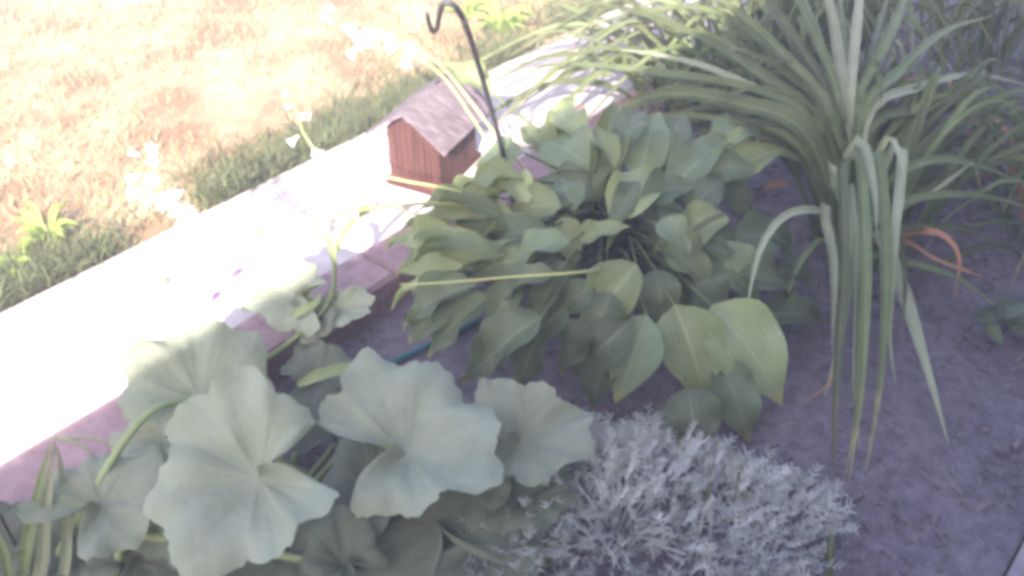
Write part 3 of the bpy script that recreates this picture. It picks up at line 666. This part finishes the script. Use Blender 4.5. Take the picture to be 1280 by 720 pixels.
lily2 = empty('daylily', at(985, 85, 0)); tag(lily2, 'dim daylily clump at the top edge behind the arching one', 'daylily', None)
for i in range(130):
    a = random.uniform(0, 6.28); d = Vector((math.cos(a), math.sin(a), 0)); L = random.uniform(.4, .8); hh = random.uniform(.35, .6)
    c0 = Vector(lily2.location) + Vector((random.uniform(-.3, .3), random.uniform(-.2, .2), 0))
    blade('leaf', [c0, c0 + d * L * .2 + Vector((0, 0, hh * .75)), c0 + d * L * .5 + Vector((0, 0, hh)), c0 + d * L * .9 + Vector((0, 0, hh * .6))], random.uniform(.013, .022), M['strap'], lily2, 12, random.uniform(-.7, .7))
lily3 = empty('daylily', at(1235, 90, 0)); tag(lily3, 'shaded daylily clump in the upper corner, far from the path', 'daylily', None)
for i in range(60):
    a = random.uniform(0, 6.28); d = Vector((math.cos(a), math.sin(a), 0)); L = random.uniform(.35, .7); hh = random.uniform(.3, .55)
    c0 = Vector(lily3.location) + Vector((random.uniform(-.3, .3), random.uniform(-.2, .2), 0))
    blade('leaf', [c0, c0 + d * L * .2 + Vector((0, 0, hh * .75)), c0 + d * L * .5 + Vector((0, 0, hh)), c0 + d * L * .9 + Vector((0, 0, hh * .6))], random.uniform(.013, .022), M['strap'], lily3, 12, random.uniform(-.7, .7))

lily4 = empty('daylily', at(868, 165, 0)); tag(lily4, 'thin leaved daylily tuft sweeping over the far path behind the hosta', 'daylily', None)
for i in range(80):
    a = random.uniform(1.3, 3.9); d = Vector((math.cos(a), math.sin(a), 0)); L = random.uniform(.4, 1.0); hh = random.uniform(.2, .5)
    c0 = Vector(lily4.location) + Vector((random.uniform(-.16, .3), random.uniform(-.1, .2), 0))
    blade('leaf', [c0, c0 + d * L * .2 + Vector((0, 0, hh * .75)), c0 + d * L * .5 + Vector((0, 0, hh)), c0 + d * L * .9 + Vector((0, 0, hh * .5))], random.uniform(.010, .02), M['strap'], lily4, 12, random.uniform(-.7, .7))
lily5 = empty('daylily', at(1330, 270, 0)); tag(lily5, 'dim daylily clump reaching in from the right picture edge', 'daylily', None)
for i in range(70):
    a = random.uniform(1.6, 4.6); d = Vector((math.cos(a), math.sin(a), 0)); L = random.uniform(.3, .75); hh = random.uniform(.1, .38)
    c0 = Vector(lily5.location) + Vector((random.uniform(-.25, .25), random.uniform(-.3, .3), 0))
    blade('leaf', [c0, c0 + d * L * .2 + Vector((0, 0, hh * .75)), c0 + d * L * .5 + Vector((0, 0, hh)), c0 + d * L * .9 + Vector((0, 0, max(.01, hh * .4)))], random.uniform(.010, .022), M['strap' if random.random() < .88 else 'dead'], lily5, 12, random.uniform(-.7, .7))
corner = empty('strap_leaf_plant', at(35, 760, 0)); tag(corner, 'few upright strap leaves in the bottom left corner before the squash', 'plant')
for p_, w, m_ in (([(30,720,.14),(45,630,.28),(66,545,.38)], 18, 'strap'), ([(48,725,.14),(58,640,.27),(70,548,.37)], 20, 'strap_pale'),
                  ([(78,725,.12),(84,650,.22),(74,570,.33),(66,552,.36)], 16, 'strap_pale'), ([(190,735,.08),(205,700,.12),(196,665,.16)], 14, 'strap'), ([(20,740,.1),(6,690,.18),(-20,640,.24)], 14, 'strap')):
    lily_blade(corner, p_, w, m_, .2, 18)

# ------------------------------------------------------------------ silver-leaved mound
sv = empty('dusty_miller', at(765, 680, 0)); tag(sv, 'low mound of lacy silver leaves at the bottom edge', 'silver plant')
SVc = Vector(sv.location)
def silver():
    V, Fc = [], []
    def strip(p, d, side, L, w, curl):
        n0 = len(V); up_ = side.cross(d).normalized()
        for i in range(4):
            q = i / 3; c = p + d * L * q + up_ * (curl * L * q * q); ww = w * (1 - .75 * q * q) * (.6 + .4 * min(1, q * 3))
            V.append(c - side * ww); V.append(c + side * ww)
        for i in range(3): Fc.append((n0 + 2 * i, n0 + 2 * i + 1, n0 + 2 * i + 3, n0 + 2 * i + 2))
        return [p + d * L * q + up_ * (curl * L * q * q) for q in (.25, .45, .65, .85, 1)]
    r = random.Random(5)
    for i in range(2200):
        a = r.uniform(0, 6.283); rr = math.sqrt(r.uniform(0, 1)); ex, ey = .43 * (1 + .12 * math.sin(a * 3 + 1) + .08 * math.sin(a * 7)), .34 * (1 + .12 * math.sin(a * 3 + 1) + .08 * math.sin(a * 7))
        bx, by = math.cos(a) * rr * ex, math.sin(a) * rr * ey
        lump = .8 + .2 * math.sin(bx * 19 + 1) * math.cos(by * 17) + .1 * math.sin(bx * 41 + by * 33)
        hz = .145 * max(0.05, 1 - rr ** 2.4) * lump * (r.uniform(.4, 1.05) if r.random() < .9 else r.uniform(1.1, 1.6)) + .01
        p = SVc + Vector((bx, by, hz))
        d = Vector((math.cos(a) * rr * .9 + r.uniform(-.5, .5), math.sin(a) * rr * .9 + r.uniform(-.5, .5), r.uniform(.25, 1.1))).normalized()
        side = d.cross(Vector((r.uniform(-.4, .4), r.uniform(-.4, .4), 1))).normalized(); L = r.uniform(.024, .066) * (1.25 if r.random() < .12 else 1)
        nodes = strip(p, d, side, L, .0021, r.uniform(-.3, .2))
        for k, q in enumerate(nodes):
            for sg in (-1, 1):
                dd = (side * sg * r.uniform(.7, 1.1) + d * r.uniform(.4, .9) + Vector((0, 0, r.uniform(0, .35)))).normalized()
                s2 = dd.cross(side.cross(d)).normalized()
                strip(q, dd, s2, L * r.uniform(.26, .42) * (1 - .08 * k), .0020, r.uniform(-.2, .7))
    o = mesh_obj('foliage', [p - SVc for p in V], Fc, M['silver'], sv); o['kind'] = 'stuff'
    for i in range(26):
        a = r.uniform(0, 6.28); q = r.uniform(.3, .9)
        t = SVc + Vector((math.cos(a) * q * .34, math.sin(a) * q * .28, .13 * (1 - q * q) + .02))
        tube('stem', [SVc + Vector((math.cos(a) * .04, math.sin(a) * .04, 0)), SVc * .5 + t * .5 + Vector((0, 0, .02)), t], .0035, .002, M['silver'], sv, 6, 5)
silver()
# thin grassy leaves growing through the mound and on the bare soil
gr = empty('grass_tuft', at(905, 655, 0)); tag(gr, 'thin pale grass blades poking up behind the silver mound', 'grass tuft')
for p_, w in (([(888,600,.12),(882,574,.15)], 9), ([(925,600,.10),(922,572,.14),(908,560,.15)], 10), ([(930,640,.05),(926,590,.12),(915,562,.14)], 8), ([(842,610,.12),(838,585,.15)], 8)):
    lily_blade(gr, p_, w, 'strap_pale', .2, 10)
lb = empty('dry_blade', at(1000, 640, 0)); tag(lb, 'thin curved dry blade lying on bare soil beside the silver mound', 'dry leaf')
blade('leaf', [at(985, 640, .01), at(1008, 632, .03), at(1035, 602, .02)], .009, M['strap_pale'], lb, 10)
lb2 = empty('dry_blade', at(1035, 700, 0)); tag(lb2, 'short pale upright blade at the bottom edge right of the silver mound', 'dry leaf')
blade('leaf', [at(1036, 735, .0), at(1038, 690, .05), at(1040, 660, .08)], .018, M['strap'], lb2, 8)

# ------------------------------------------------------------------ small things
hs = empty('garden_hose', at(300, 560, 0)); tag(hs, 'teal garden hose half hidden under the squash leaves along the border', 'hose')
tube('hose_length', [at(40, 730, .03), at(75, 700, .06), at(105, 680, .09), at(145, 652, .11), at(230, 590, .06), at(330, 530, .03), at(420, 478, .03), at(500, 448, .03), at(600, 400, .02)], .0095, .0095, M['hose'], hs, 40, 8)
st = empty('plant_stake', at(45, 728, 0)); tag(st, 'thin dark metal stake leaning at the bottom left edge', 'stake')
tube('stake_rod', [at(48, 738, .0), at(20, 684, .12), at(-8, 630, .24)], .0042, .0042, M['iron'], st, 8, 6)

def bit(name, px, py, z, L, w, az, mat, label, cat, group=None, curl=.3):
    c = at(px, py, z); e = Vector((math.cos(az), math.sin(az), 0))
    o = empty(name, c); tag(o, label, cat, group)
    blade('blade', [c - e * L / 2 + Vector((0, 0, .004)), c + Vector((0, 0, .004 + L * curl * .3)), c + e * L / 2 + Vector((0, 0, .006))], w, M[mat], o, 7, .5, .3, .08, .3)
bit('fallen_leaf', 325, 291, .083, .045, .016, 2.6, 'dead', 'brown fallen leaf on the pale path below the flower stalks', 'fallen leaf')
bit('fallen_leaf', 205, 353, .083, .04, .013, 2.4, 'dead', 'small brown fallen leaf in the middle of the bright path', 'fallen leaf')
bit('fallen_petal', 297, 343, .083, .05, .014, 1.0, 'fallen', 'lilac fallen petal on the path left of the sunlit squash leaves', 'fallen petal')
bit('fallen_petal', 270, 372, .083, .045, .012, 1.3, 'fallen', 'lilac fallen petal on the path just above the big squash leaf', 'fallen petal')
bit('fallen_leaf', 416, 278, .083, .03, .012, 1.9, 'dead', 'tiny dark fallen leaf on the path above the squash shoot', 'fallen leaf')
bit('fallen_leaf', 455, 266, .10, .06, .028, .5, 'weed', 'green leaf lying on the path below the birdhouse', 'fallen leaf')
bit('fallen_leaf', 885, 108, .02, .11, .03, 2.4, 'dead', 'orange withered leaf under the arching daylily leaves', 'fallen leaf')
bit('fallen_leaf', 742, 92, .05, .09, .03, 2.2, 'dead', 'orange withered leaf at the bed edge below the far path', 'fallen leaf')
bit('fallen_leaf', 725, 142, .06, .10, .035, .2, 'dead', 'tan withered leaf behind the upright hosta leaves', 'fallen leaf')
bit('fallen_leaf', 1180, 240, .02, .09, .028, .1, 'dead', 'pinkish withered leaf on the soil right of the daylily', 'fallen leaf')
bit('fallen_leaf', 970, 235, .02, .10, .03, .2, 'dead', 'dull red withered leaf on shaded soil beside the hosta', 'fallen leaf')
bit('fallen_leaf', 415, 622, .03, .05, .03, .4, 'dead', 'tan withered leaf on the soil between the squash leaves', 'fallen leaf')
bit('fallen_leaf', 255, 690, .03, .07, .03, 2.5, 'dead', 'tan withered leaf at the bottom edge under the largest squash leaf', 'fallen leaf')
bit('fallen_leaf', 12, 700, .03, .06, .03, 1.0, 'dead', 'tan withered leaf in the bottom left corner', 'fallen leaf')
def pebble(px, py, r, label):
    c = at(px, py, .02); v, f = [], []
    for i in range(6):
        th = math.pi * (i + .0) / 5
        for k in range(9):
            g = 2 * math.pi * k / 9; q = 1 + .15 * math.sin(g * 2 + i)
            v.append(Vector((math.sin(th) * math.cos(g) * r * 1.3 * q, math.sin(th) * math.sin(g) * r * q, math.cos(th) * r * .7)))
    for i in range(5):
        for k in range(9): f.append((i * 9 + k, (i + 1) * 9 + k, (i + 1) * 9 + (k + 1) % 9, i * 9 + (k + 1) % 9))
    o = mesh_obj('pebble', v, f, M['pebble']); o.location = c; tag(o, label, 'pebble')
pebble(1048, 41, .018, 'small white pebble glinting among the daylily leaves')
pebble(452, 607, .008, 'tiny pale pebble below the middle squash leaf')
pebble(1024, 198, .012, 'small pale pebble at the foot of the daylily')

# dry strands and leaf litter on the shaded soil
V, F_ = [], []
for i in range(260):
    c = place(random.uniform(.2, 4.0), random.uniform(-1.3, .05), .008); a = random.uniform(0, 6.28); L = random.uniform(.03, .16); w = random.uniform(.001, .0035); cv = random.uniform(-.6, .6)
    n0 = len(V)
    for k in range(5):
        q = k / 4; g = a + cv * q; p = c + Vector((math.cos(g), math.sin(g), 0)) * L * q + Vector((0, 0, .012 * math.sin(q * 3) + .004)); sd2 = Vector((-math.sin(g), math.cos(g), .3)) * w * (1 - .6 * q)
        V += [p - sd2, p + sd2]
    F_ += [(n0 + 2 * k, n0 + 2 * k + 1, n0 + 2 * k + 3, n0 + 2 * k + 2) for k in range(4)]
tag(mesh_obj('leaf_litter', V, F_, M['litter']), 'thin dry strands scattered over the shaded soil', 'litter', kind='stuff')
# bark chips over the bed
n = 4500; V = np.zeros((n, 8, 3)); base = np.array([[x, y, z] for z in (0, 1) for x, y in ((-1, -1), (1, -1), (1, 1), (-1, 1))], dtype=float)
for i in range(n):
    L, w, h = rng.uniform(.006, .02), rng.uniform(.003, .008), rng.uniform(.002, .006); a, b = rng.uniform(0, 6.28), rng.uniform(-.4, .4)
    q = base * [L, w, h]; q[4:] *= [.8, .7, 1]
    Ry = np.array([[math.cos(b), 0, math.sin(b)], [0, 1, 0], [-math.sin(b), 0, math.cos(b)]]); Rz = np.array([[math.cos(a), -math.sin(a), 0], [math.sin(a), math.cos(a), 0], [0, 0, 1]])
    p = place(rng.uniform(-.6, 4.2), rng.uniform(-1.54, .05), rng.uniform(-.002, .012))
    sc_ = 2.2 if rng.uniform() < .06 else 1.0; q = q * sc_
    V[i] = q @ Ry.T @ Rz.T + np.array(p)
fc = [(0, 3, 2, 1), (4, 5, 6, 7), (0, 1, 5, 4), (1, 2, 6, 5), (2, 3, 7, 6), (3, 0, 4, 7)]
F_ = [tuple(8 * i + k for k in q) for i in range(n) for q in fc]
o = mesh_obj('bark_mulch', V.reshape(-1, 3), F_, M['chip'], smooth=False); tag(o, 'dark bark chips strewn over the shaded bed soil', 'mulch', kind='stuff')

# ------------------------------------------------------------------ veil: volume added in place of glare on the window glass
v, f = box_frame(Vector((-76, -76, -1.1)), Vector((1, 0, 0)), Vector((0, 1, 0)), Vector((0, 0, 1)), 152, 152, 4.9)
hm, nt, out = mat_new('glare_veil_volume'); pv = nd(nt, 'ShaderNodeVolumePrincipled'); pv.inputs['Density'].default_value = VEIL_DENSITY
pv.inputs['Color'].default_value = (.95, .92, 1.0, 1); nt.links.new(pv.outputs[0], out.inputs['Volume'])
tag(mesh_obj('glare_veil', v, f, hm, smooth=False), 'thin milky lavender veil added in place of window glare', 'glare_veil', kind='stuff')
